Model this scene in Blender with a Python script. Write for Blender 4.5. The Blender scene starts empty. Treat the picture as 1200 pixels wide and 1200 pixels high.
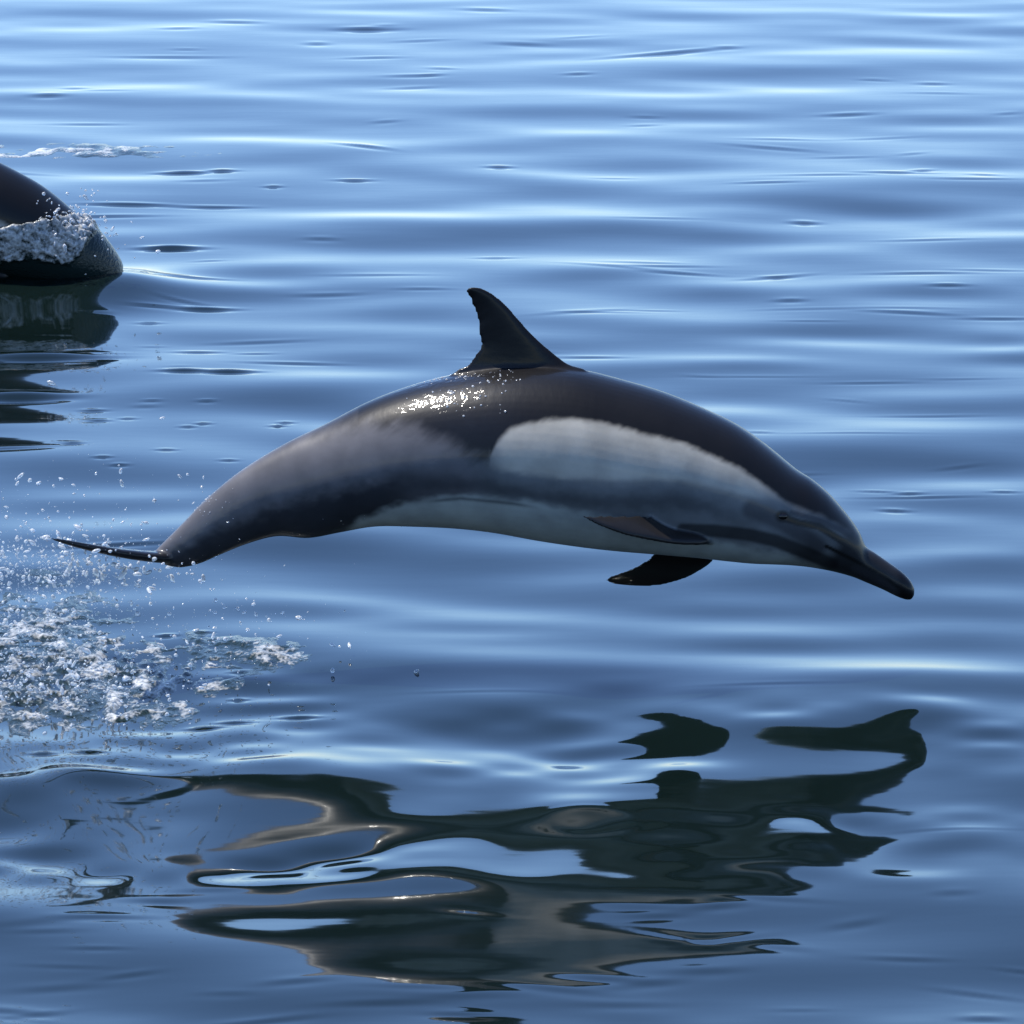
import bpy, bmesh, math, random
import numpy as np
from mathutils import Vector, Matrix, kdtree

# ------------------------------------------------------------------ camera, sky, sun, exposure
F_PX = 7150.0                       # focal length in units of 1/1200 of the picture width
CAM_H = 3.0
DIST = 14.0
PITCH = math.atan2(CAM_H, DIST) - math.atan(190.0 / F_PX)
SUN_DIR = Vector((-0.40, 0.10, 0.91)).normalized()      # towards the sun
scene = bpy.context.scene
col = scene.collection

cam_data = bpy.data.cameras.new("camera")
cam = bpy.data.objects.new("camera", cam_data)
col.objects.link(cam)
cam.location = (0, 0, CAM_H)
cam.rotation_euler = (math.pi / 2 - PITCH, 0, 0)
cam_data.sensor_fit = 'HORIZONTAL'
cam_data.sensor_width = 36
cam_data.lens = 36 * F_PX / 1200.0
cam_data.clip_start = 0.1
cam_data.clip_end = 20000
scene.camera = cam

world = bpy.data.worlds.new("World")
scene.world = world
world.use_nodes = True
wn = world.node_tree
sky = wn.nodes.new('ShaderNodeTexSky')
sky.sky_type = 'NISHITA'
sky.sun_disc = False
sky.sun_elevation = math.asin(SUN_DIR.z)
sky.sun_rotation = math.atan2(SUN_DIR.x, SUN_DIR.y)
sky.air_density = 0.8
sky.dust_density = 0.0
sky.ozone_density = 9.0
tint = wn.nodes.new('ShaderNodeMix'); tint.data_type = 'RGBA'; tint.blend_type = 'MULTIPLY'
tint.inputs[0].default_value = 1.0
tint.inputs[7].default_value = (1.03, 0.985, 0.99, 1)          # camera white balance, the same for the whole sky
wn.links.new(sky.outputs[0], tint.inputs[6])
wn.links.new(tint.outputs[2], wn.nodes['Background'].inputs[0])
wn.nodes['Background'].inputs[1].default_value = 0.12

sun_data = bpy.data.lights.new("sun", 'SUN')
sun_data.energy = 3.2
sun_data.angle = math.radians(0.53)
sun_data.color = (1.0, 0.95, 0.87)
sun = bpy.data.objects.new("sun", sun_data)
col.objects.link(sun)
sun.rotation_euler = SUN_DIR.to_track_quat('Z', 'Y').to_euler()
sun.location = (-20, 10, 40)

scene.view_settings.view_transform = 'Standard'
scene.view_settings.look = 'None'
scene.view_settings.exposure = 1.1
scene.view_settings.gamma = 1.0
scene.view_settings.use_curve_mapping = False

# ------------------------------------------------------------------ water heights
#BEGIN_WAVES
import math
import numpy as np
CP, SP = math.cos(PITCH), math.sin(PITCH)

def ray(px, py):
    a = (np.asarray(px, float) - 600.0) / F_PX
    b = (600.0 - np.asarray(py, float)) / F_PX
    return a, CP + b * SP, -SP + b * CP

def ground(px, py):                  # photograph position -> place on the mean water level
    x, y, z = ray(px, py)
    t = CAM_H / -z
    return x * t, y * t

rw = np.random.RandomState(11)
SWELL = []
for i in range(34):
    lam = 0.42 * (1.9 / 0.42) ** rw.rand()
    ang = rw.normal(0.05, 0.68)
    slope = 0.0082 * (lam / 1.0) ** 0.15
    SWELL.append((2 * math.pi / lam * math.sin(ang), 2 * math.pi / lam * math.cos(ang), rw.rand() * 6.283, slope * lam / 6.283))

# troughs facing the viewer: photograph centre, half width, half height, slope
BANDS = [
 (760,193,120,8,.07),(1130,190,90,8,.07),(1020,236,180,20,.10),(860,252,120,10,.04),(640,276,250,13,.10),(850,275,90,12,.05),(540,236,110,9,.07),
 (700,322,80,7,.06),(850,343,70,8,.05),(1090,343,110,9,.07),(930,388,150,8,.09),(1180,398,60,8,.06),(880,430,110,7,.07),(1190,420,70,7,.06),
 (480,368,110,14,.07),(440,300,110,8,.03),(250,226,150,11,.07),(310,318,110,9,.07),(230,392,120,10,.06),(360,468,130,12,.08),(250,345,90,7,.05),
 (150,590,170,10,.05),(60,545,120,12,.05),(1010,537,190,17,.10),(1160,545,90,12,.05),(1060,615,110,11,.06),(1150,660,90,9,.03),
 (850,716,140,11,.07),(560,664,170,22,.05),(360,715,130,12,.07),(900,758,150,11,.08),(1110,748,110,14,.05),(560,745,120,8,-.04),
 (580,838,150,18,.08),(330,845,110,9,.06),(1020,805,160,12,.05),(1150,860,70,15,.05),(420,862,80,8,.05),
 (300,60,260,10,.07),(900,90,220,11,.08),(620,130,200,10,.08),(100,120,200,9,.07),(1120,140,160,9,.07),(480,30,180,8,.07),(1050,25,180,8,.07),
 (150,20,150,7,.06),(720,50,160,8,.06),(380,95,140,8,.06),
]
# small steep ripples: photograph centre, half width, half height, slope
RIPS = [
 (200,290,34,3.2,.55),(215,437,26,2.6,.5),(268,438,30,3,.5),(240,361,34,2.6,.5),(180,360,30,2.0,.3),(232,412,28,2,.35),(300,414,24,1.6,.25),
 (40,419,75,5.5,.45),(20,465,58,6,.45),(175,378,14,1.6,.4),(215,329,50,2.2,.3),(150,240,50,2.2,.4),(250,241,44,2,.35),(215,202,30,2.2,.5),
 (260,200,16,2,.5),(320,219,10,1.8,.4),(415,211,22,1.8,.4),(585,196,16,2.2,.3),
 (440,323,60,2.6,.10),(495,340,34,2.2,.14),(700,367,50,1.8,.16),(760,364,40,1.8,.14),(780,312,55,2.6,.13),(770,258,50,2,.10),(720,209,26,1.6,.18),
 (900,217,40,2,.18),(970,208,60,2,.15),(1050,205,45,2.4,.18),(1140,212,50,2,.16),(1090,281,55,2.2,.14),(1080,321,60,2.6,.15),(1160,317,50,2,.14),
 (950,363,60,1.8,.13),(1050,362,70,1.8,.15),(1170,373,45,2.6,.16),(950,377,40,1.6,.16),(1020,448,55,2,.16),(880,441,80,1.6,.12),(1130,445,50,1.6,.12),
 (1090,487,70,2,.14),(1000,512,70,1.6,.12),(1080,581,65,2,.18),(560,812,75,3,.08),(905,808,75,2.6,.09),(1120,971,70,3,.08),
 (85,522,10,1.8,.5),(110,480,14,2,.45),(150,490,7,1.6,.4),(115,493,12,2,.5),(220,499,7,1.6,.5),(238,495,7,1.6,.5),(178,470,10,1.6,.3),(242,470,9,1.6,.4),
 (325,497,7,1.6,.5),(335,492,7,1.6,.5),(140,547,8,1.8,.5),(120,539,8,1.6,.5),(268,541,8,1.6,.4),(195,529,10,1.6,.4),
 (240,848,18,2.2,.5),(275,841,18,1.8,.45),(350,836,20,2,.5),(280,815,7,1.6,.5),(283,788,10,2,.5),(50,882,10,1.6,.5),(105,880,14,1.8,.5),(195,748,10,2,.5),(235,745,9,2,.5),
]
RINGS = [(690,961,0.095,0.022,.0016)]

def packet(px, py, hw, hh, s):
    x0, y0 = ground(px, py)
    x1, _ = ground(px + hw, py)
    _, ya = ground(px, py - hh)
    _, yb = ground(px, py + hh)
    sx = (x1 - x0) * 0.62
    if hh > 6.5: s = s * min(1.0, max(0.45, (py + 380.0) / 1000.0)) * (0.74 if py < 740 else 0.84)     # far swell is lower
    sy = max((ya - yb) * 0.5, 0.012)
    return x0, y0, sx, sy, s * sy
PACKETS = [packet(*b) for b in BANDS] + [packet(x, y, hw, hh * 0.42, s * (0.95 if s >= .45 or y < 700 else 0.62)) for x, y, hw, hh, s in RIPS]
TILT = [0.0] * len(PACKETS)
rr = np.random.RandomState(29)
for i in range(95):                  # small crossing wavelets
    py = 10 + 640 * rr.rand()
    PACKETS.append(packet(1200 * rr.rand(), py, 16 + 50 * rr.rand() ** 2, .7 + .8 * rr.rand(), .07 + .13 * rr.rand() ** 2))
    TILT.append(rr.normal(0, .35))
for i in range(40):
    PACKETS.append(packet(1200 * rr.rand(), 1035 + 165 * rr.rand(), 25 + 50 * rr.rand(), 2 + 2 * rr.rand(), .03 + .05 * rr.rand()))
    TILT.append(rr.normal(0, .3))

def cubic_basis(v, v0, dv, n):
    """dense matrix of uniform cubic B-spline values"""
    t = (np.asarray(v)[:, None] - v0) / dv - np.arange(n)[None, :]
    a = np.abs(t)
    return np.where(a < 1, 2/3 - a*a + a**3/2, np.where(a < 2, (2 - a)**3/6, 0.0))

FIT_X0, FIT_DX, FIT_NX = -1.44, 0.12, 25
FIT_Y0, FIT_DY, FIT_NY = 10.40, 0.085, 48

def base_height(xs, ys):
    X = xs[None, :]; Y = ys[:, None]
    h = np.zeros((len(ys), len(xs)))
    for kx, ky, ph, a in SWELL:
        h += a * np.sin(kx * X + ky * Y + ph)
    fade = np.clip((60 - np.hypot(X, Y)) / 25, 0, 1)
    h *= fade * np.clip(14.0 / np.maximum(Y, 14.0), 0, 1) ** 1.4
    for (x0, y0, sx, sy, a), tilt in zip(PACKETS, TILT):
        i0, i1 = np.searchsorted(xs, [x0 - 4 * sx, x0 + 4 * sx])
        e = 4 * sy + abs(tilt) * 4 * sx
        j0, j1 = np.searchsorted(ys, [y0 - e, y0 + e])
        if i1 <= i0 or j1 <= j0: continue
        u = (xs[i0:i1] - x0) / sx
        v = (ys[j0:j1][:, None] - y0 - tilt * (xs[i0:i1][None, :] - x0)) / sy
        h[j0:j1, i0:i1] += a * v * np.exp(-v * v / 2) * np.exp(-u * u / 2)[None, :]
    for px, py, r0, w, a in RINGS:
        x0, y0 = ground(px, py)
        i0, i1 = np.searchsorted(xs, [x0 - .5, x0 + .5]); j0, j1 = np.searchsorted(ys, [y0 - .5, y0 + .5])
        r = np.hypot(xs[i0:i1][None, :] - x0, ys[j0:j1][:, None] - y0)
        h[j0:j1, i0:i1] += a * np.exp(-((r - r0) / w) ** 2)
    return h

def fit_height(xs, ys, C):
    return cubic_basis(ys, FIT_Y0, FIT_DY, FIT_NY) @ C @ cubic_basis(xs, FIT_X0, FIT_DX, FIT_NX).T
#END_WAVES

# wave heights around the leap, in 1/100 mm, rows from near to far
FIT_ROWS = [
 [0,0,0,0,0,0,0,0,0,0,0,0,0,0,0,0,0,0,0,0,0,0,0,0,0],
 [0,0,0,0,0,0,0,0,0,0,0,0,0,0,0,0,0,0,0,0,0,0,0,0,0],
 [0,58,-77,-177,-4,64,10,45,-95,-54,-101,-54,-122,-259,27,-60,-245,69,-136,8,109,19,171,-185,0],
 [0,-131,-87,-47,8,-175,135,70,-230,223,284,177,-27,-161,158,-60,183,31,146,53,106,2,268,19,0],
 [0,-202,-191,145,-176,292,-62,-112,288,222,280,136,-129,287,-40,120,142,-23,92,138,56,-165,45,199,0],
 [0,-65,277,101,61,-115,81,-101,5,-95,101,86,-31,59,-164,-224,66,25,95,357,142,-137,168,-197,0],
 [0,257,-112,-124,-15,-100,169,-162,-172,-66,-75,289,142,13,-184,127,-150,-232,178,48,138,48,129,-98,0],
 [0,-121,-103,-68,3,-53,-206,-97,-334,94,-240,-166,8,-111,231,-194,40,-6,-175,78,-26,116,124,324,0],
 [0,-9,1,-6,7,-2,17,11,37,34,51,52,62,61,63,58,55,52,47,44,40,37,32,39,0],
 [0,-4,-1,0,2,7,11,21,29,41,47,56,58,62,63,58,56,52,48,44,39,37,32,38,0],
 [0,-4,-4,-4,0,3,12,18,29,37,48,54,60,62,62,59,54,49,43,40,37,35,30,37,0],
 [0,-5,-5,-3,-3,3,6,18,26,39,48,57,61,64,62,58,54,49,45,41,36,35,30,37,0],
 [0,-8,-4,-5,-1,-1,10,14,29,38,51,58,66,66,66,62,58,52,46,41,37,34,30,36,0],
 [0,-11,-11,-6,-7,3,1,17,22,43,55,69,71,73,69,65,60,52,46,41,35,33,28,34,0],
 [0,-19,-12,-19,-5,-15,4,-2,28,33,62,70,81,77,74,67,60,53,43,36,32,30,25,31,0],
 [0,-16,-22,-6,-27,4,-23,16,-2,59,70,104,91,90,77,69,61,50,47,39,29,27,23,28,0],
 [0,-38,-9,-44,12,-46,18,-50,42,10,99,87,116,90,83,72,59,55,33,23,24,21,18,22,0],
 [0,-8,-50,25,-81,56,-91,50,-110,118,106,214,116,114,83,70,66,48,62,46,23,23,18,23,0],
 [0,-98,16,-152,106,-178,128,-237,83,-131,204,96,176,79,91,89,56,81,0,-31,9,5,9,11,0],
 [0,98,-161,255,-362,412,-412,396,-697,474,196,692,78,158,79,42,66,25,174,114,19,32,18,26,0],
 [0,-941,631,-1818,1733,-1975,1752,-1587,-456,-1390,425,580,-676,152,-247,635,-438,630,-463,-1205,89,-264,-5,-130,0],
 [0,-54,-1338,525,-1536,-307,1104,-269,-3448,-81,-346,250,-875,-124,-266,-212,56,-82,-1204,-1645,-197,-474,-115,-285,0],
 [0,-1226,-427,-1661,-2244,-158,165,-168,-823,-3092,56,221,-806,-596,-464,-621,-1294,-650,-2098,-1605,-727,-313,-322,-276,0],
 [0,-1028,-967,-1607,-655,-1080,-296,-783,-839,-438,-1047,-67,-853,-1011,-1120,-1339,-2419,-410,-3247,-990,-234,-573,-267,-419,0],
 [0,-1654,-343,-2782,-608,-1617,-1134,-1196,-1417,-242,-416,-850,-706,-1637,-853,-859,-2928,-651,-3266,-1400,339,-839,-140,-575,0],
 [0,-1492,-112,-2673,-517,-1615,-1881,-1338,-1496,-348,243,-617,-550,-457,-1462,-679,-2923,-665,-3344,-337,-831,-204,-500,-311,0],
 [0,-533,-651,-1160,-528,-1702,-2043,-957,-1166,144,-361,-916,-996,594,-632,-81,-1440,-1915,-1507,-1183,115,-711,-210,-527,0],
 [0,-1193,763,-784,49,-1817,-1430,-408,-491,903,-765,-1015,-1246,339,-263,-24,-1428,-387,-1689,-1165,-754,-429,-353,-354,0],
 [0,853,-1129,1082,-20,-1896,-1383,-107,316,1034,-516,-1273,-888,-956,-358,179,-893,-445,-1256,-1213,-769,-409,-281,-291,0],
 [0,238,-200,1820,325,-1651,-1871,301,175,1314,-193,-1033,-474,-975,299,650,-355,113,-976,-1096,-785,-295,-175,-156,0],
 [0,-425,445,-693,1881,-229,-1992,62,426,1422,292,-1203,196,-996,-294,1592,240,572,-492,-1022,-557,-48,-58,69,0],
 [0,-249,-222,-417,-316,-2198,-1886,316,989,676,336,564,-1064,500,-213,2161,750,920,-256,-921,173,-127,360,137,0],
 [0,-770,-41,-1309,-213,-1755,-938,-1229,433,19,274,-451,541,-686,970,664,862,1068,-59,-918,555,671,408,488,0],
 [0,-1027,-147,-1540,-1532,-1196,-2665,356,-475,72,72,-194,675,-946,979,725,1035,1303,236,-968,743,1920,10,1145,0],
 [0,-709,-863,-918,-1124,-2450,-762,-1493,-211,-378,-117,-42,83,623,1919,475,1287,1794,861,-878,1095,380,1101,536,0],
 [0,-937,-724,-1045,-1391,-1077,-1390,10,-959,-352,-232,-253,448,-283,1170,769,1535,2608,1429,-30,261,1829,256,1362,0],
 [0,-930,-698,-1099,-750,-2311,-1793,-16,-1950,-83,-430,-466,551,-689,266,335,1698,3070,2002,361,1084,296,1208,728,0],
 [0,-841,-687,-874,-996,-1257,-1461,-1645,-571,-667,-594,29,-1127,101,-1306,140,1520,944,2436,692,2397,635,1101,882,0],
 [0,-717,-637,-697,-862,-824,-937,-1190,-1449,-460,-392,-711,-681,-1482,-1825,189,131,1300,1129,1470,2242,989,963,923,0],
 [0,-636,-482,-636,-531,-773,-272,660,508,-499,-381,-548,-655,-1346,-2012,-403,-381,881,832,1230,908,1052,697,943,0],
 [0,-479,-402,-438,-452,-372,-260,-781,-420,-219,-371,-424,-738,-751,-1564,-377,93,358,696,763,946,728,645,716,0],
 [0,-323,-280,-279,-312,-136,-220,-38,136,-280,-196,-366,-397,-693,-509,-409,-72,259,401,534,482,535,420,529,0],
 [0,-231,-146,-242,-43,-348,687,895,-532,103,-269,-164,-331,-323,-420,-193,-10,126,254,309,353,323,286,335,0],
 [0,-13,-3,-14,6,-39,79,-433,178,-109,40,-37,3,-23,-1,-10,-1,8,11,14,13,16,13,16,0],
 [0,-7,-7,-4,-10,1,-36,60,-64,15,-22,-2,-14,-7,-11,-4,1,5,9,12,13,12,11,14,0],
 [0,-7,-5,-7,-5,-11,-5,-61,6,-18,-2,-10,-7,-10,-7,-6,-3,0,3,5,6,7,7,8,0],
 [0,0,0,0,0,0,0,0,0,0,0,0,0,0,0,0,0,0,0,0,0,0,0,0,0],
 [0,0,0,0,0,0,0,0,0,0,0,0,0,0,0,0,0,0,0,0,0,0,0,0,0],
]
FIT_C = np.array(FIT_ROWS, float) * 1e-5

# the animal seen in the distance pushes a low mound of water ahead of it
def mound(X, Y):
    x0, y0 = ground(60, 345)
    h = 0.085 * np.exp(-((X - x0 + 0.45) / 0.50) ** 2 - ((Y - y0 + 0.05) / 0.40) ** 2)
    h += 0.042 * np.exp(-((X - x0 - 0.20) / 0.20) ** 2 - ((Y - y0 - 0.08) / 0.26) ** 2)
    return h

def water_height(xs, ys):
    return base_height(xs, ys) + fit_height(xs, ys, FIT_C) + mound(xs[None, :], ys[:, None])

# ------------------------------------------------------------------ helpers
def tag(o, label=None, cat=None, group=None, kind=None):
    if label: o['label'] = label
    if cat: o['category'] = cat
    if group: o['group'] = group
    if kind: o['kind'] = kind
    return o

def grid_mesh(name, V, ny, nx, keep=None, smooth=True):
    """V: (ny*nx,3) vertices; quads of the grid, optionally only where keep (ny-1,nx-1)"""
    j, i = np.mgrid[0:ny - 1, 0:nx - 1]
    a = (j * nx + i)
    if keep is not None: a = a[keep]
    a = a.ravel()
    q = np.stack([a, a + 1, a + nx + 1, a + nx], 1)
    if keep is not None:
        used = np.unique(q)
        remap = np.zeros(len(V), np.int64); remap[used] = np.arange(len(used))
        V = V[used]; q = remap[q]
    me = bpy.data.meshes.new(name)
    me.vertices.add(len(V)); me.vertices.foreach_set('co', V.astype(np.float32).ravel())
    me.loops.add(q.size); me.loops.foreach_set('vertex_index', q.ravel().astype(np.int32))
    me.polygons.add(len(q)); me.polygons.foreach_set('loop_start', (np.arange(len(q)) * 4).astype(np.int32))
    me.update(calc_edges=True)
    if smooth: me.polygons.foreach_set('use_smooth', np.ones(len(q), bool))
    me.validate()
    return (me, used) if keep is not None else me

def tri_mesh(name, V, T):
    me = bpy.data.meshes.new(name)
    me.vertices.add(len(V)); me.vertices.foreach_set('co', V.astype(np.float32).ravel())
    me.loops.add(T.size); me.loops.foreach_set('vertex_index', T.ravel().astype(np.int32))
    me.polygons.add(len(T)); me.polygons.foreach_set('loop_start', (np.arange(len(T)) * 3).astype(np.int32))
    me.update(calc_edges=True)
    me.polygons.foreach_set('use_smooth', np.ones(len(T), bool))
    return me

def add_obj(name, me, mat, parent=None):
    o = bpy.data.objects.new(name, me)
    col.objects.link(o)
    if mat: me.materials.append(mat)
    o.parent = parent
    return o

def fattr(me, name, vals):
    a = me.attributes.new(name, 'FLOAT', 'POINT')
    a.data.foreach_set('value', np.asarray(vals, np.float32))

_tab = np.random.RandomState(5).rand(256, 256)
def vnoise(x, y, seed=0):
    x = x + seed * 17.3; y = y + seed * 31.7
    i = np.floor(x).astype(int); j = np.floor(y).astype(int)
    fx = x - i; fy = y - j
    fx = fx * fx * fx * (fx * (fx * 6 - 15) + 10); fy = fy * fy * fy * (fy * (fy * 6 - 15) + 10)
    g = lambda a, b: _tab[a % 256, b % 256]
    return ((g(i, j) * (1 - fx) + g(i + 1, j) * fx) * (1 - fy) + (g(i, j + 1) * (1 - fx) + g(i + 1, j + 1) * fx) * fy)
def fbm(x, y, oct=4, seed=0, gain=.5):
    s = 0; a = 1; n = 0
    for k in range(oct):
        s = s + a * vnoise(x * 2 ** k, y * 2 ** k, seed + k); n += a; a *= gain
    return s / n
def sstep(a, b, x):
    t = np.clip((x - a) / (b - a), 0, 1); return t * t * (3 - 2 * t)

# ------------------------------------------------------------------ materials
def new_mat(name):
    m = bpy.data.materials.new(name); m.use_nodes = True
    nt = m.node_tree
    return m, nt, nt.nodes['Principled BSDF']

def water_material():
    m, nt, p = new_mat("sea_water")
    p.inputs['Base Color'].default_value = (0.0035, 0.008, 0.0075, 1)
    p.inputs['Roughness'].default_value = 0.035
    p.inputs['IOR'].default_value = 1.333
    tc = nt.nodes.new('ShaderNodeTexCoord')
    mp = nt.nodes.new('ShaderNodeMapping'); mp.inputs['Scale'].default_value = (2.2, 5.0, 1)
    nz = nt.nodes.new('ShaderNodeTexNoise'); nz.inputs['Scale'].default_value = 1.6; nz.inputs['Detail'].default_value = 2.0
    bp = nt.nodes.new('ShaderNodeBump'); bp.inputs['Strength'].default_value = 0.08; bp.inputs['Distance'].default_value = 0.004
    nt.links.new(tc.outputs['Object'], mp.inputs[0]); nt.links.new(mp.outputs[0], nz.inputs['Vector'])
    nt.links.new(nz.outputs['Fac'], bp.inputs['Height']); nt.links.new(bp.outputs[0], p.inputs['Normal'])
    return m
M_WATER = water_material()

def churn_material():
    m, nt, p = new_mat("churned_water")
    p.inputs['Base Color'].default_value = (0.012, 0.022, 0.020, 1)
    p.inputs['Roughness'].default_value = 0.10
    p.inputs['IOR'].default_value = 1.333
    f = nt.nodes.new('ShaderNodeBsdfPrincipled')
    f.inputs['Base Color'].default_value = (0.62, 0.62, 0.60, 1); f.inputs['Roughness'].default_value = 0.35
    at = nt.nodes.new('ShaderNodeAttribute'); at.attribute_name = 'foam'
    tc = nt.nodes.new('ShaderNodeTexCoord')
    nz = nt.nodes.new('ShaderNodeTexNoise'); nz.inputs['Scale'].default_value = 120; nz.inputs['Detail'].default_value = 5
    mp = nt.nodes.new('ShaderNodeMapping'); mp.inputs['Scale'].default_value = (1, 0.5, 1)
    nt.links.new(tc.outputs['Object'], mp.inputs[0]); nt.links.new(mp.outputs[0], nz.inputs['Vector'])
    ad = nt.nodes.new('ShaderNodeMath'); ad.operation = 'ADD'
    nt.links.new(at.outputs['Fac'], ad.inputs[0]); nt.links.new(nz.outputs['Fac'], ad.inputs[1])
    mr = nt.nodes.new('ShaderNodeMapRange'); mr.inputs[1].default_value = 0.88; mr.inputs[2].default_value = 1.48; mr.inputs[4].default_value = 0.9
    nt.links.new(ad.outputs[0], mr.inputs[0])
    bp = nt.nodes.new('ShaderNodeBump'); bp.inputs['Strength'].default_value = 0.35; bp.inputs['Distance'].default_value = 0.010
    nt.links.new(nz.outputs['Fac'], bp.inputs['Height'])
    nt.links.new(bp.outputs[0], p.inputs['Normal']); nt.links.new(bp.outputs[0], f.inputs['Normal'])
    mx = nt.nodes.new('ShaderNodeMixShader')
    nt.links.new(mr.outputs[0], mx.inputs[0]); nt.links.new(p.outputs[0], mx.inputs[1]); nt.links.new(f.outputs[0], mx.inputs[2])
    nt.links.new(mx.outputs[0], nt.nodes['Material Output'].inputs[0])
    return m
M_CHURN = churn_material()

def droplet_material():
    m, nt, p = new_mat("spray_water")
    p.inputs['Base Color'].default_value = (0.86, 0.89, 0.92, 1)  # white body colour stands in for sunlight refracted through clear drops
    p.inputs['Roughness'].default_value = 0.12
    p.inputs['IOR'].default_value = 1.333
    p.inputs['Transmission Weight'].default_value = 0.6
    return m
M_DROP = droplet_material()

def skin_material():
    m, nt, p = new_mat("dolphin_skin")
    at = nt.nodes.new('ShaderNodeAttribute'); at.attribute_name = 'skin'
    tc = nt.nodes.new('ShaderNodeTexCoord')
    n1 = nt.nodes.new('ShaderNodeTexNoise'); n1.inputs['Scale'].default_value = 14; n1.inputs['Detail'].default_value = 5
    mr = nt.nodes.new('ShaderNodeMapRange'); mr.inputs[1].default_value = .3; mr.inputs[2].default_value = .7; mr.inputs[3].default_value = .82; mr.inputs[4].default_value = 1.15
    mx = nt.nodes.new('ShaderNodeMix'); mx.data_type = 'RGBA'; mx.blend_type = 'MULTIPLY'; mx.inputs[0].default_value = 1
    nt.links.new(tc.outputs['Object'], n1.inputs['Vector']); nt.links.new(n1.outputs['Fac'], mr.inputs[0])
    nt.links.new(at.outputs['Color'], mx.inputs[6]); nt.links.new(mr.outputs[0], mx.inputs[7])
    nt.links.new(mx.outputs[2], p.inputs['Base Color'])
    p.inputs['Roughness'].default_value = 0.42
    p.inputs['Specular IOR Level'].default_value = 0.15
    # film of water over the skin, thickest along the back behind the fin
    p.inputs['Coat Roughness'].default_value = 0.085
    p.inputs['Coat IOR'].default_value = 1.333
    n2 = nt.nodes.new('ShaderNodeTexNoise'); n2.inputs['Scale'].default_value = 46; n2.inputs['Detail'].default_value = 3
    mp = nt.nodes.new('ShaderNodeMapping'); mp.inputs['Scale'].default_value = (0.8, 1, 1.4)
    nt.links.new(tc.outputs['Object'], mp.inputs[0]); nt.links.new(mp.outputs[0], n2.inputs['Vector'])
    wet = nt.nodes.new('ShaderNodeAttribute'); wet.attribute_name = 'wet'
    cw = nt.nodes.new('ShaderNodeMath'); cw.operation = 'MULTIPLY_ADD'; cw.inputs[1].default_value = 1.0; cw.inputs[2].default_value = 0.35; cw.use_clamp = True
    nt.links.new(wet.outputs['Fac'], cw.inputs[0]); nt.links.new(cw.outputs[0], p.inputs['Coat Weight'])
    bs = nt.nodes.new('ShaderNodeMath'); bs.operation = 'MULTIPLY_ADD'; bs.inputs[1].default_value = 0.85; bs.inputs[2].default_value = 0.06
    nt.links.new(wet.outputs['Fac'], bs.inputs[0])
    bp = nt.nodes.new('ShaderNodeBump'); bp.inputs['Distance'].default_value = 0.006
    nt.links.new(bs.outputs[0], bp.inputs['Strength']); nt.links.new(n2.outputs['Fac'], bp.inputs['Height'])
    nt.links.new(bp.outputs[0], p.inputs['Coat Normal'])
    n3 = nt.nodes.new('ShaderNodeTexNoise'); n3.inputs['Scale'].default_value = 30; n3.inputs['Detail'].default_value = 2
    mp3 = nt.nodes.new('ShaderNodeMapping'); mp3.inputs['Scale'].default_value = (2.2, 1, 0.8); mp3.inputs['Rotation'].default_value = (0, 0.5, 0)
    nt.links.new(tc.outputs['Object'], mp3.inputs[0]); nt.links.new(mp3.outputs[0], n3.inputs['Vector'])
    b3 = nt.nodes.new('ShaderNodeBump'); b3.inputs['Distance'].default_value = 0.004; b3.inputs['Strength'].default_value = 0.10
    nt.links.new(n3.outputs['Fac'], b3.inputs['Height']); nt.links.new(b3.outputs[0], p.inputs['Normal'])
    return m
M_SKIN = skin_material()

def plain_material(name, c, r):
    m, nt, p = new_mat(name)
    n = nt.nodes.new('ShaderNodeTexNoise'); n.inputs['Scale'].default_value = 60
    mr = nt.nodes.new('ShaderNodeMapRange'); mr.inputs[3].default_value = r * .8; mr.inputs[4].default_value = r * 1.2
    nt.links.new(n.outputs['Fac'], mr.inputs[0]); nt.links.new(mr.outputs[0], p.inputs['Roughness'])
    p.inputs['Base Color'].default_value = (*c, 1)
    return m
M_EYE = plain_material("eye_black", (0.006, 0.005, 0.005), 0.16)

# ------------------------------------------------------------------ the sea
def spaced():
    xs = list(np.arange(-2.6, 2.6001, 0.016))
    s = 0.016; x = 2.6; out = []
    while x < 6000:
        s *= 1.12; x += s; out.append(x)
    return np.array([-v for v in out[::-1]] + xs + out)
def spaced_y():
    ys = [10.2]
    while ys[-1] < 34: ys.append(ys[-1] + 0.0115 * (ys[-1] / 14) ** 1.9)
    s = 0.07; y = ys[-1]
    while y < 8000:
        s *= 1.06; y += s; ys.append(y)
    s = 0.012; y = 10.2; low = []
    while y > -6000:
        s *= 1.12; y -= s; low.append(y)
    return np.array(low[::-1] + ys)
XS, YS = spaced(), spaced_y()
HW = water_height(XS, YS)
XX, YY = np.meshgrid(XS, YS)
me = grid_mesh('water', np.stack([XX.ravel(), YY.ravel(), HW.ravel()], 1), len(YS), len(XS))
water = add_obj('water', me, M_WATER)
tag(water, 'glassy blue sea water with long smooth ripples', 'water', kind='structure')

# ------------------------------------------------------------------ dolphin
def at(px, py, lat=0.0):
    x, y, z = ray(px, py)
    t = (DIST + lat) / y
    return np.array([x * t, DIST + lat, CAM_H + z * t])
ORIGIN = at(600, 640)
PXM = 1.0 / (14.23 / F_PX)

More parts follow.
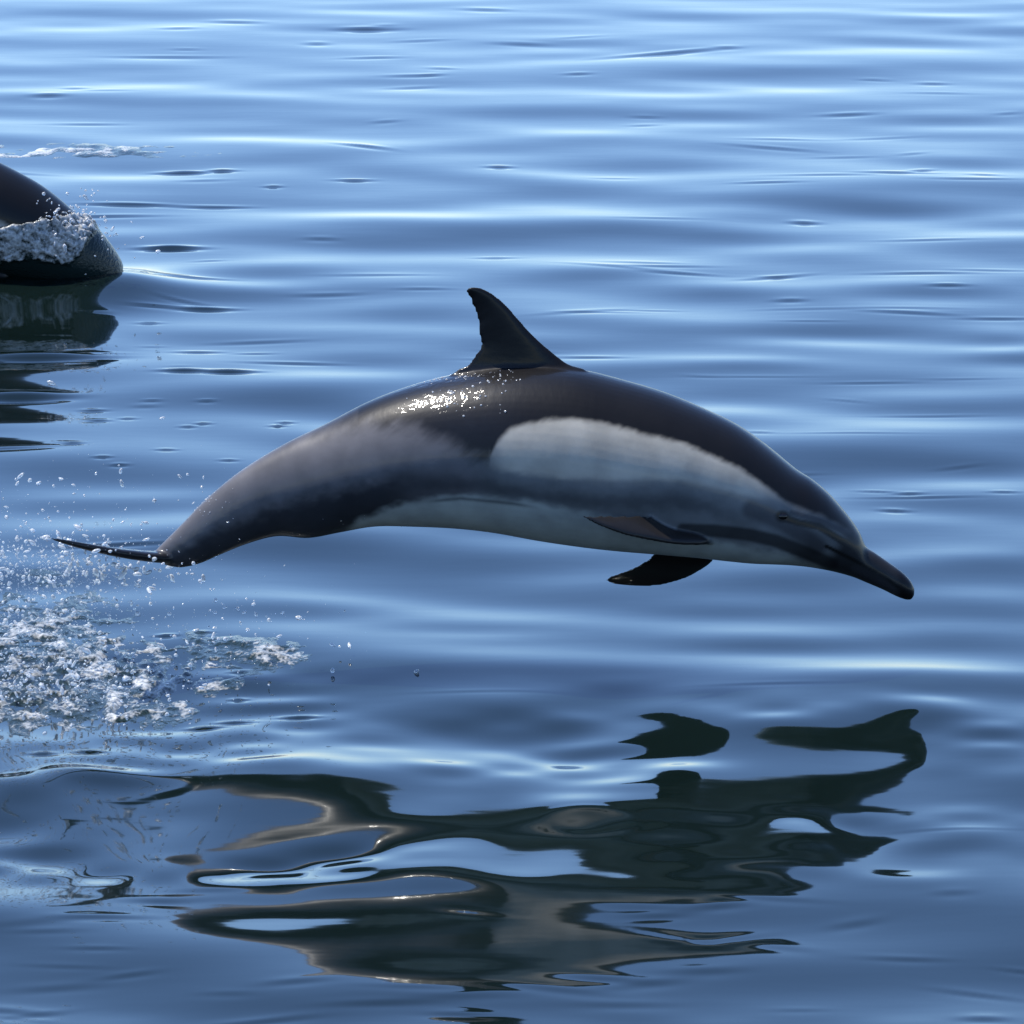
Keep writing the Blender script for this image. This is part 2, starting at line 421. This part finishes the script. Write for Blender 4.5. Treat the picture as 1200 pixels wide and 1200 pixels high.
ST = [  # top (x,y), bottom (x,y), lateral half width in m
 (183,644,192,662,.012),(197,630,212,665,.022),(217,610,235,660,.028),(235,591,258,650,.034),(267,563,290,637,.046),(300,540,325,628,.060),
 (340,517,362,630,.078),(380,498,400,623,.098),(430,472,440,616,.125),(480,453,487,616,.150),(530,440,535,618,.170),(580,432,580,623,.184),
 (630,430,630,632,.190),(680,434,677,639,.190),(730,446,720,644,.186),(783,462,768,648,.178),(833,483,815,652,.165),(867,500,850,656,.155),
 (900,523,880,659,.142),(933,550,905,660,.128),(953,563,925,661,.119),(973,580,945,663,.105),(993,603,965,666.5,.085),(1007,623,982,670.5,.064),
 (1015,640.5,1000,676,.044),(1025,647.5,1013,681.5,.036),(1043,660,1034,690.5,.031),(1058,671,1050,698.5,.027),(1067,680.5,1061,702.5,.021),(1071.5,689,1068,703,.012)]
ST = np.array(ST, float)
def cr(P, n):
    """Catmull-Rom through the rows of P"""
    Q = np.vstack([2 * P[0] - P[1], P, 2 * P[-1] - P[-2]])
    out = []
    for k in range(1, len(Q) - 2):
        p0, p1, p2, p3 = Q[k - 1], Q[k], Q[k + 1], Q[k + 2]
        for t in np.arange(n) / n:
            out.append(.5 * (2 * p1 + (p2 - p0) * t + (2 * p0 - 5 * p1 + 4 * p2 - p3) * t * t + (3 * p1 - p0 - 3 * p2 + p3) * t ** 3))
    out.append(P[-1]); return np.array(out)
NSEG = 64
RINGSTN = cr(ST, 8)
def ring_pts(row, grow=0.0, th=None):
    t = np.array([at(row[0], row[1]), at(row[2], row[3])])
    c = t.mean(0); up = (t[0] - t[1]) / 2
    L = np.linalg.norm(up); up = up * (L + grow) / L
    if th is None: th = np.arange(NSEG) / NSEG * 2 * np.pi
    s = np.sin(th); co = np.cos(th)
    lat = (row[4] + grow) * np.sign(s) * np.abs(s) ** 0.92
    return c + co[:, None] * up + lat[:, None] * np.array([0, 1.0, 0])
def build_body():
    V = []; F = []
    for r in RINGSTN: V.append(ring_pts(r))
    n = len(V)
    V = np.vstack(V)
    for k in range(n - 1):
        for i in range(NSEG):
            j = (i + 1) % NSEG
            F.append((k * NSEG + i, k * NSEG + j, (k + 1) * NSEG + j, (k + 1) * NSEG + i))
    c0 = V[:NSEG].mean(0) - 0.003 * np.array([1, 0, 0]); c1 = V[-NSEG:].mean(0) + np.array([.004, 0, -.002])
    V = np.vstack([V, c0, c1]); a, b = len(V) - 2, len(V) - 1
    for i in range(NSEG):
        j = (i + 1) % NSEG
        F.append((a, j, i)); F.append((b, (n - 1) * NSEG + i, (n - 1) * NSEG + j))
    return V, F
def build_foil(LE, TE, thick, nc=14, sub=5, ragged=0.0, seed=1):
    """blade between a leading and a trailing edge; thick = half thickness per station"""
    P = cr(np.hstack([np.array(LE), np.array(TE), np.array(thick)[:, None]]), sub)
    rs = np.random.RandomState(seed)
    L, T, h = P[:, :3], P[:, 3:6], np.maximum(P[:, 6], .0025)
    if ragged: T = T + (rs.rand(len(T), 1) - .5) * ragged * (T - L) / np.linalg.norm(T - L, axis=1, keepdims=True)
    span = np.gradient((L + T) / 2, axis=0)
    chord = T - L
    N = np.cross(chord, span); N /= np.linalg.norm(N, axis=1, keepdims=True) + 1e-12
    c = np.linspace(0, 1, nc)
    prof = 2.6 * (np.sqrt(c + .002) - c) * .78 + .12
    prof = np.clip(prof, .14, 1)
    V = []; F = []
    n = len(P)
    for k in range(n):
        base = L[k] + c[:, None] * chord[k]
        V.append(base + N[k] * (h[k] * prof)[:, None])
        V.append((base - N[k] * (h[k] * prof)[:, None])[::-1])
    V = np.vstack(V); m = 2 * nc
    for k in range(n - 1):
        for i in range(m):
            j = (i + 1) % m
            F.append((k * m + i, k * m + j, (k + 1) * m + j, (k + 1) * m + i))
    for k in (0, n - 1):
        for i in range(nc - 1):
            q = (k * m + i, k * m + i + 1, k * m + m - 2 - i, k * m + m - 1 - i)
            F.append(q if k else q[::-1])
    return V, F
def A(l): return [at(*p) for p in l]
dorsal = build_foil(
    A([(705,470),(690,436.5),(666,427),(645,411),(625,393),(610,376.5),(597,361.5),(585,350),(572,341),(560,336.5),(551,336)]),
    A([(520,470),(528,440),(548,427),(557,417),(562,408),(563,396),(560.5,380),(556.5,364),(552,353),(548,345),(545,340)]),
    [.036,.030,.021,.017,.0145,.0125,.011,.0095,.009,.008,.007], ragged=.006, sub=4, seed=4)
near_flipper = build_foil(
    A([(852,634,-.06),(826,638,-.150),(792,637,-.195),(762,633,-.230),(733,627,-.262),(708,618,-.288),(692,611,-.303),(682,605.5,-.313)]),
    A([(842,602,-.06),(818,609,-.09),(786,611,-.115),(757,605,-.182),(735,604.5,-.218),(712,604,-.248),(697,604,-.282),(684,603.5,-.308)]),
    [.016,.014,.013,.011,.009,.007,.005,.004], seed=2)
far_flipper = build_foil(
    A([(846,636,.06),(836,656,.09),(822,667,.12),(803,677,.15),(775,685,.17),(745,686.5,.19),(722,684,.205),(711,681,.210)]),
    A([(778,628,.06),(766,649,.085),(752,660,.11),(738,667,.14),(724,672,.175),(715,675.5,.195),(710,678.5,.206),(709,680,.210)]),
    [.016,.014,.012,.010,.009,.008,.007,.006], seed=3)
# flukes: seen edge on, so their span runs along the line of sight
def fluke(sign):
    path = cr(np.array([(212,656.0),(190,654.5),(160,651.5),(130,646.5),(105,641.5),(85,637),(62,631.5),(40,626)]), 8)
    cum = np.concatenate([[0], np.cumsum(np.hypot(*np.diff(path, axis=0).T))])
    def pt(a, u):                       # a: m behind the root along the tail, u: m to the side
        q = a * PXM
        px = np.interp(q, cum, path[:, 0]); py = np.interp(q, cum, path[:, 1])
        return at(px, py, u)
    us = np.array([0, .04, .08, .12, .16, .20, .235, .25])
    le = np.array([0.0, .040, .085, .135, .185, .237, .283, .304])
    te = np.array([.180, .195, .215, .235, .252, .275, .298, .310])
    th = [.021, .020, .018, .016, .014, .011, .008, .005]
    return build_foil([pt(a, sign * u) for a, u in zip(le, us)], [pt(a, sign * u) for a, u in zip(te, us)], th, ragged=.003, seed=6)
parts = [build_body(), dorsal, near_flipper, far_flipper, fluke(1), fluke(-1)]

bm = bmesh.new()
for V, F in parts:
    vs = [bm.verts.new(v - ORIGIN) for v in V]
    for f in F:
        try: bm.faces.new([vs[i] for i in f])
        except ValueError: pass
bmesh.ops.recalc_face_normals(bm, faces=bm.faces)
raw = bpy.data.meshes.new('raw'); bm.to_mesh(raw); bm.free()
tmp = bpy.data.objects.new('tmp', raw); col.objects.link(tmp)
md = tmp.modifiers.new('r', 'REMESH'); md.mode = 'VOXEL'; md.voxel_size = 0.0042; md.use_smooth_shade = True
ms = tmp.modifiers.new('s', 'SMOOTH'); ms.factor = 0.5; ms.iterations = 6
dg = bpy.context.evaluated_depsgraph_get()
body_me = bpy.data.meshes.new_from_object(tmp.evaluated_get(dg))
body_me.name = 'dolphin'
bpy.data.objects.remove(tmp); bpy.data.meshes.remove(raw)
nv = len(body_me.vertices)
co = np.empty(nv * 3, np.float32); body_me.vertices.foreach_get('co', co); co = co.reshape(-1, 3).astype(float)
from mathutils.bvhtree import BVHTree
dist = np.empty((len(parts), nv))
for k, (V, F) in enumerate(parts):
    tree = BVHTree.FromPolygons([Vector(v - ORIGIN) for v in V], F)
    dist[k] = [tree.find_nearest(c)[3] for c in co]
pid = dist.argmin(0)
def part_mask(k): return 1 - np.clip((dist[k] - dist[0] + .009) / .012, 0, 1)

# skin pattern, laid out along the side of the body
W = co + ORIGIN
lat = -np.abs(W[:, 1] - DIST)
def project(x, y, z):
    dz = z - CAM_H; f = y * CP - dz * SP; u = y * SP + dz * CP
    return 600 + F_PX * x / f, 600 - F_PX * u / f
qx, qy = project(W[:, 0], DIST + lat, W[:, 2])
wob = (fbm(qx / 14, qy / 9, 3, 3) - .5)
streak = (fbm(qx / 9 + qy / 9, qy / 22, 4, 8) - .5)
def cv(pts):
    p = np.array(pts, float); return np.interp(qx, p[:, 0], p[:, 1])
cape_low = cv([(180,655),(230,600),(300,545),(360,512),(430,496),(480,500),(520,515),(550,534),(572,540),(583,517),(598,503),(620,495.5),(650,491),(680,491.5),(700,495),(750,507),(793,517),(833,533),(867,550),(893,567),(913,582),(930,592),(960,603),(1000,625),(1015,640)])
tail_dark = cv([(180,655),(220,640),(260,618),(300,603),(350,588),(400,573),(450,563),(500,557),(540,552),(580,556)])
belly_top = cv([(385,640),(400,622),(420,609),(440,600),(467,590),(500,582),(540,578),(600,584),(650,592),(700,602),(760,614),(830,634),(880,640),(920,648),(950,659),(968,668),(1000,690)])
patch_low = cv([(560,545),(600,553),(660,562),(720,566),(793,565),(833,573),(867,582),(907,590),(930,600)])
def mixc(c, new, m): return c * (1 - m[:, None]) + np.array(new)[None, :] * m[:, None]
C = np.tile(np.array([.150, .160, .165]), (nv, 1))                       # grey flank
tail = sstep(590, 540, qx)
C = mixc(C, (.120, .116, .122), tail)
C = mixc(C, (.024, .026, .031), sstep(-15, 13, qy - tail_dark + wob * 16) * sstep(545, 440, qx))
mid = sstep(560, 600, qx) * sstep(-6, 6, patch_low - qy + wob * 6)
C = mixc(C, (.42, .39, .33), mid * sstep(930, 880, qx))
C = mixc(C, (.16, .165, .165), np.exp(-((qy - patch_low - 1) / 5.0) ** 2) * sstep(640, 700, qx) * sstep(930, 890, qx) * .7)
stripe = np.exp(-((qy - (patch_low + 23 + wob * 8)) / 11.0) ** 2) * sstep(430, 520, qx) * sstep(900, 820, qx)
C = mixc(C, (.034, .038, .044), stripe * .62)
C = mixc(C, (.34, .37, .35), sstep(-5, 7, qy - belly_top + wob * 9) * sstep(392, 425, qx))
C = mixc(C, (.05, .055, .06), np.exp(-((qy - belly_top - 6) / 2.2) ** 2) * sstep(490, 520, qx) * sstep(640, 600, qx) * .7)
soft = np.where(qx < 575, 16.0, 5.0)
capem = sstep(-1, 1, (cape_low - qy + wob * np.where(qx < 575, 8, 4) + streak * np.where(qx < 575, 12, 3.0)) / soft)
C = mixc(C, (.0075, .0070, .0074), capem * np.where(qx < 420, sstep(250, 440, qx) * .9 + .02, 1.0))
def line_d(pts):
    d = np.full(nv, 1e9)
    for (xa, ya), (xb, yb) in zip(pts[:-1], pts[1:]):
        ex, ey = xb - xa, yb - ya
        t = np.clip(((qx - xa) * ex + (qy - ya) * ey) / (ex * ex + ey * ey), 0, 1)
        d = np.minimum(d, np.hypot(qx - xa - t * ex, qy - ya - t * ey))
    return d
head = sstep(900, 935, qx)
C = mixc(C, (.055, .056, .062), sstep(15, 5, line_d([(880,597),(917,612),(945,630),(958,640)])) * .8)
C = mixc(C, (.055, .055, .060), sstep(5, 1.5, line_d([(928,601),(960,610),(985,621),(1006,634)])) * .8)      # pale line from eye to beak
C = mixc(C, (.008, .008, .009), sstep(6, 2.5, line_d([(917,606),(935,612),(960,617),(990,636),(1012,648)])) * .95)
C = mixc(C, (.009, .009, .010), sstep(10, 5, line_d([(800,621),(838,622),(880,627),(910,634),(945,648),(975,661)])) * .78)   # flipper stripe
C = mixc(C, (.012, .012, .012), sstep(11, 5, np.hypot((qx - 917), (qy - 605) * 1.2)))
beak = sstep(-6, 8, (qx - 975) * .75 + (qy - 650) * .5)
C = mixc(C, (.016, .016, .019), beak * .9)
C = mixc(C, (.040, .040, .046), sstep(5, 1, line_d([(1000,666),(1030,681),(1046,690)])) * .8)
C = mixc(C, (.008, .008, .008), sstep(3.2, 1.0, line_d([(968,640),(1000,656),(1030,671),(1052,687),(1070,697)])))     # mouth line
C = mixc(C, (.009, .008, .009), sstep(1046, 1058, qx))
C = mixc(C, (.007, .006, .006), part_mask(1) * sstep(436, 424, qy))
C = mixc(C, (.018, .016, .015), part_mask(2))
C = mixc(C, (.008, .008, .008), part_mask(3))
C = mixc(C, (.012, .012, .014), np.maximum(part_mask(4), part_mask(5)))
C *= .95 - .35 * sstep(900, 960, qx)[:, None]
ca = body_me.attributes.new('skin', 'FLOAT_COLOR', 'POINT')
ca.data.foreach_set('color', np.hstack([C, np.ones((nv, 1))]).astype(np.float32).ravel())
fattr(body_me, 'wet', np.exp(-((qx - 545) / 70) ** 2) * sstep(530, 480, qy) * sstep(424, 436, qy) * .9 + .3 * sstep(330, 230, qx))

dolphin = add_obj('dolphin', body_me, M_SKIN)
dolphin.location = ORIGIN
tag(dolphin, 'whole dolphin leaping clear of the water, pale patch along its flank', 'dolphin', 'dolphins porpoising in the bay')
def uv_ball(r, squash=(1, 1, 1), seg=16, rings=10):
    b = bmesh.new(); bmesh.ops.create_uvsphere(b, u_segments=seg, v_segments=rings, radius=r)
    for v in b.verts: v.co = Vector((v.co.x * squash[0], v.co.y * squash[1], v.co.z * squash[2]))
    for f in b.faces: f.smooth = True
    m = bpy.data.meshes.new('eye'); b.to_mesh(m); b.free(); return m
# nearest skin point to the eye position on each side
eye_me = uv_ball(0.010, (1.25, .6, .8))
for sgn in (-1, 1):
    side = np.sign(W[:, 1] - DIST) == sgn
    d = np.hypot(qx - 917, qy - 605) + np.where(side, 0, 1e6)
    k = int(np.argmin(d))
    e = add_obj('eye', eye_me, None, dolphin)
    e.location = Vector(co[k]) + Vector((0, -sgn * .002, .0))
eye_me.materials.append(M_EYE)

# ------------------------------------------------------------------ the second dolphin, head going under
CREASE = at(953, 563) - ORIGIN
gx, gy = ground(100, 345)
DIST2 = gy + 0.12
def at2(px, py, Yp):
    x, y, z = ray(px, py); t = Yp / y
    return Vector((x * t, Yp, CAM_H + z * t))
ROT2 = Matrix.Rotation(math.radians(7), 4, 'Y') @ Matrix.Rotation(math.radians(28), 4, 'X')
target = at2(105, 272, DIST2 - .06)
dolphin2 = dolphin.copy(); col.objects.link(dolphin2)
dolphin2.rotation_euler = (math.radians(28), math.radians(7), 0)
dolphin2.location = target - (ROT2 @ Vector(CREASE))
tag(dolphin2, 'dark dolphin back and head slipping under, foamy water over its face', 'dolphin', 'dolphins porpoising in the bay')
for ch in [c for c in dolphin.children]:
    c = ch.copy(); col.objects.link(c); c.parent = dolphin2
M2 = Matrix.Translation(dolphin2.location) @ ROT2

# water sheet running over that dolphin's head
def water_sheet():
    rows = cr(RINGSTN[14 * 8:24 * 8][::4], 8)
    th = np.linspace(math.radians(-165), math.radians(40), 150)
    R3 = np.array(M2.to_3x3()); T3 = np.array(M2.translation)
    V = []; foam = []
    ns = len(rows)
    for k, r in enumerate(rows):
        s = k / (ns - 1)
        P = ring_pts(r, 0.0, th); Q = ring_pts(r, 1.0, th)
        n = Q - P; n /= np.linalg.norm(n, axis=1, keepdims=True)
        wp = (P - ORIGIN) @ R3.T + T3
        px, py = project(wp[:, 0], wp[:, 1], wp[:, 2])
        a = th / math.pi
        lump = fbm(s * 30 + 0 * a, a * 34, 4, 21, .6)
        rag = fbm(px / 9, py / 7, 3, 5) - .5
        top = np.interp(px, [-80, 0, 45, 80, 100, 125], [280, 267, 261, 257, 255, 262]) + rag * 7
        low = np.interp(px, [-80, 0, 50, 82, 96, 112], [312, 305, 301, 309, 292, 272]) + rag * 12
        w = sstep(-3, 3, py - top) * sstep(-160, 60, th * 180 / math.pi + 158)
        w = np.where(th > .25, w * sstep(.7, .3, th), w)
        w = sstep(0, .2, w)
        fb = w * sstep(5, -5, py - low) * sstep(120, 104, px + rag * 10)
        V.append(P + n * (-.012 + w * .019 + fb * (.008 + .022 * (lump - .35)))[:, None])
        foam.append(fb * (.66 + .9 * (lump - .45)))
    return np.vstack(V), ns, len(th), np.concatenate(foam)
V, ny, nx, foam = water_sheet()
me = grid_mesh('foamy_water_sheet', V - ORIGIN, ny, nx)
fattr(me, 'foam', foam)
sheet = add_obj('foamy_water_sheet', me, M_CHURN)
sheet.location = dolphin2.location; sheet.rotation_euler = dolphin2.rotation_euler
tag(sheet, 'white bubbly water sheet pouring over the head of the submerging dolphin', 'foam', kind='stuff')

# ------------------------------------------------------------------ churned patches on the sea
def churn(name, label, mask_fn, x0, x1, y0, y1, dx, dy, amp, seed, size=1.0, foam_gain=1.0):
    xs = np.arange(x0, x1, dx); ys = np.arange(y0, y1, dy)
    X, Y = np.meshgrid(xs, ys)
    m = mask_fn(X, Y)
    wx = X + .05 * (fbm(X * 7, Y * 4, 2, seed + 3) - .5); wy = Y + .12 * (fbm(X * 7, Y * 4, 2, seed + 5) - .5)
    r = 1 - np.abs(2 * fbm(wx * 20 / size, wy * 9 / size, 3, seed, .5) - 1) * 2.2        # ridged chop
    big = fbm(wx * 4 / size, wy * 2 / size, 2, seed + 9) - .5
    h = water_height(xs, ys) - .005 + m * amp * (.50 + .55 * r + 1.2 * big) * 0.55
    foam = m * (.30 + .75 * (fbm(wx * 24 / size, wy * 13 / size, 4, seed + 20, .7) - .45) * 2 + .22 * r) * foam_gain
    keep = (m[:-1, :-1] > .03)
    me, used = grid_mesh(name, np.stack([X.ravel(), Y.ravel(), h.ravel()], 1), len(ys), len(xs), keep)
    fattr(me, 'foam', foam.ravel()[used])
    o = add_obj(name, me, M_CHURN)
    tag(o, label, 'foam', kind='stuff')
    return o
def pxy(X, Y): return project(X, Y, 0 * X)
def blob(px, py, cx, cy, hw, hh): return np.exp(-((px - cx) / hw) ** 2 - ((py - cy) / hh) ** 2)
def splash_mask(X, Y):
    px, py = pxy(X, Y)
    m = 1.25 * blob(px, py, -20, 815, 210, 38) + .95 * blob(px, py, -20, 760, 200, 40) + 1.0 * blob(px, py, 160, 812, 65, 18) + .85 * blob(px, py, 200, 768, 80, 16)
    m += .62 * blob(px, py, 315, 770, 55, 16) + .35 * blob(px, py, 240, 800, 50, 12) + .5 * blob(px, py, -40, 700, 160, 40)
    m *= .55 + .85 * sstep(.33, .60, fbm(px / 46, py / 13, 4, 33, .6))
    return np.clip(m, 0, 1) * sstep(872, 855, py)
xa, _ = ground(-120, 860); xb, _ = ground(420, 700); _, ya = ground(0, 880); _, yb = ground(0, 640)
churn('churned_water', 'broken white and grey churned water splashed up below the leaping tail', splash_mask, xa, xb, ya, yb, .0045, .0075, .026, 40, 1.0, .92)
def far_mask(X, Y):
    px, py = pxy(X, Y)
    m = .72 * blob(px, py, 40, 180, 240, 8) + .3 * blob(px, py, 60, 172, 160, 7)
    return np.clip(m * (.3 + 1.1 * sstep(.3, .6, fbm(px / 40, py / 5, 3, 61))), 0, 1)
xa, _ = ground(-150, 182); xb, _ = ground(420, 182); _, ya = ground(0, 205); _, yb = ground(0, 155)
churn('churned_water', 'faint strip of white foam on the sea far beyond the submerging dolphin', far_mask, xa, xb, ya, yb, .010, .03, .017, 70, 1.3, 1.1)
# ------------------------------------------------------------------ flying spray
ico = bmesh.new(); bmesh.ops.create_icosphere(ico, subdivisions=2, radius=1)
IV = np.array([v.co[:] for v in ico.verts]); IT = np.array([[v.index for v in f.verts] for f in ico.faces]); ico.free()
def droplets(name, label, pts, rad, seed, stretch=1.1):
    rs = np.random.RandomState(seed)
    Vs = []; Ts = []
    for k, (p, r) in enumerate(zip(pts, rad)):
        ax = rs.normal(size=3); ax[1] *= .5; ax /= np.linalg.norm(ax)
        e = 1 + stretch * rs.rand() ** 2 * 1.6
        v = IV * (1 + .18 * np.sin(IV @ rs.normal(size=3) * 2.2 + rs.rand() * 6))[:, None]
        v = v + (e - 1) * (v @ ax)[:, None] * ax
        Vs.append(p + v * r); Ts.append(IT + k * len(IV))
    me = tri_mesh(name, np.vstack(Vs), np.vstack(Ts))
    o = add_obj(name, me, M_DROP)
    return tag(o, label, 'spray', kind='stuff')
rs = np.random.RandomState(17)
pts = []; rad = []
def throw(n, cx, cy, sx, sy, r, lat, smin=.25):
    k = 0
    while k < n:
        px = rs.normal(cx, sx); py = rs.normal(cy, sy)
        if px < -150 or px > 520 or py < 520 or py > 900: continue
        l = rs.normal(lat, .18)
        p = at(px, py, l)
        if p[2] < .015: continue
        pts.append(p); rad.append(r * (smin * .8 + rs.rand() ** 6 * 2.0)); k += 1
throw(2200, 10, 672, 95, 34, .0021, .02)
throw(1700, 5, 740, 105, 42, .0020, -.05)
throw(220, 60, 600, 110, 35, .0024, .1)
throw(380, 105, 664, 60, 15, .0030, .02)
throw(150, 200, 720, 90, 35, .0024, -.05)
throw(45, 330, 745, 70, 35, .0022, -.05)
throw(200, 0, 800, 110, 30, .0030, -.3)
for _ in range(900):
    px, py = rs.normal(60, 110), rs.normal(800, 30)
    if px > 330 or py > 868 or py < 720 or rs.rand() > 1.35 - px / 330: continue
    x_, y_ = ground(px, py)
    if y_ < 13.2: continue
    pts.append(np.array([x_, y_, .006 + .02 * rs.rand() ** 2])); rad.append(.0012 + .0035 * rs.rand() ** 4)
for px, py, r in [(488,787,.006),(404,716,.003),(252,718,.006),(263,712,.004),(286,718,.004),(300,720,.005),(331,718,.005),(390,756,.005),(390,786,.006),(399,826,.004),(7,728,.008),(86,715,.006),(82,664,.007),(112,671,.008),(120,676,.006),(20,632,.006),
                  (60,449,.006),(190,490,.004),(24,558,.005),(45,566,.005),(143,567,.005),(20,567,.004)]:
    pts.append(at(px, py, -.02)); rad.append(r * .8)
droplets('spray_droplets', 'bright water droplets flying around the tail of the leaping dolphin', pts, rad, 3)
# drops on tail and back; those on the back stand in for sun sparkles
cp, cr_ = [], []
cand = np.where((W[:, 1] < DIST + .02) & (pid == 0))[0]
nrm = np.empty(nv * 3, np.float32); body_me.vertices.foreach_get('normal', nrm); nrm = nrm.reshape(-1, 3)
def on_skin(n, cx, cy, sx, sy, r):
    for _ in range(n):
        tx, ty = rs.normal(cx, sx), rs.normal(cy, sy)
        k = cand[np.argmin(np.hypot(qx[cand] - tx, qy[cand] - ty))]
        if nrm[k, 1] > .3: continue
        q = r * (.3 + .8 * rs.rand() ** 2); cp.append(W[k] - nrm[k] * q * .35); cr_.append(q)
on_skin(46, 533, 437, 18, 5, .0034)
on_skin(34, 583, 438, 13, 7, .0032)
on_skin(40, 525, 468, 28, 6, .0030)
on_skin(5, 588, 472, 2, 9, .003)
on_skin(26, 236, 587, 8, 7, .0022)
on_skin(12, 258, 585, 14, 14, .0016)
on_skin(16, 430, 612, 30, 4, .0025)
droplets('skin_drops_and_sparkles', 'small drops on the tail and back of the leaping dolphin, standing in for sun sparkles on the back', cp, cr_, 5, .3)
# splash over the far dolphin
rs = np.random.RandomState(23)
pts2 = []; rad2 = []
for _ in range(150):
    px = rs.normal(70, 45); py = 262 + rs.normal(0, 1) * 18 + abs(px - 80) * .1
    pts2.append(np.array(at2(px, py, DIST2 - .22 + rs.rand() * .1)[:])); rad2.append(.0025 + .0045 * rs.rand() ** 3)
for _ in range(40):
    px = rs.normal(92, 14); py = rs.normal(250, 14)
    pts2.append(np.array(at2(px, py, DIST2 - .05)[:])); rad2.append(.002 + .005 * rs.rand() ** 2)
droplets('spray_droplets', 'fine spray bursting over the head of the submerging dolphin', pts2, rad2, 7)
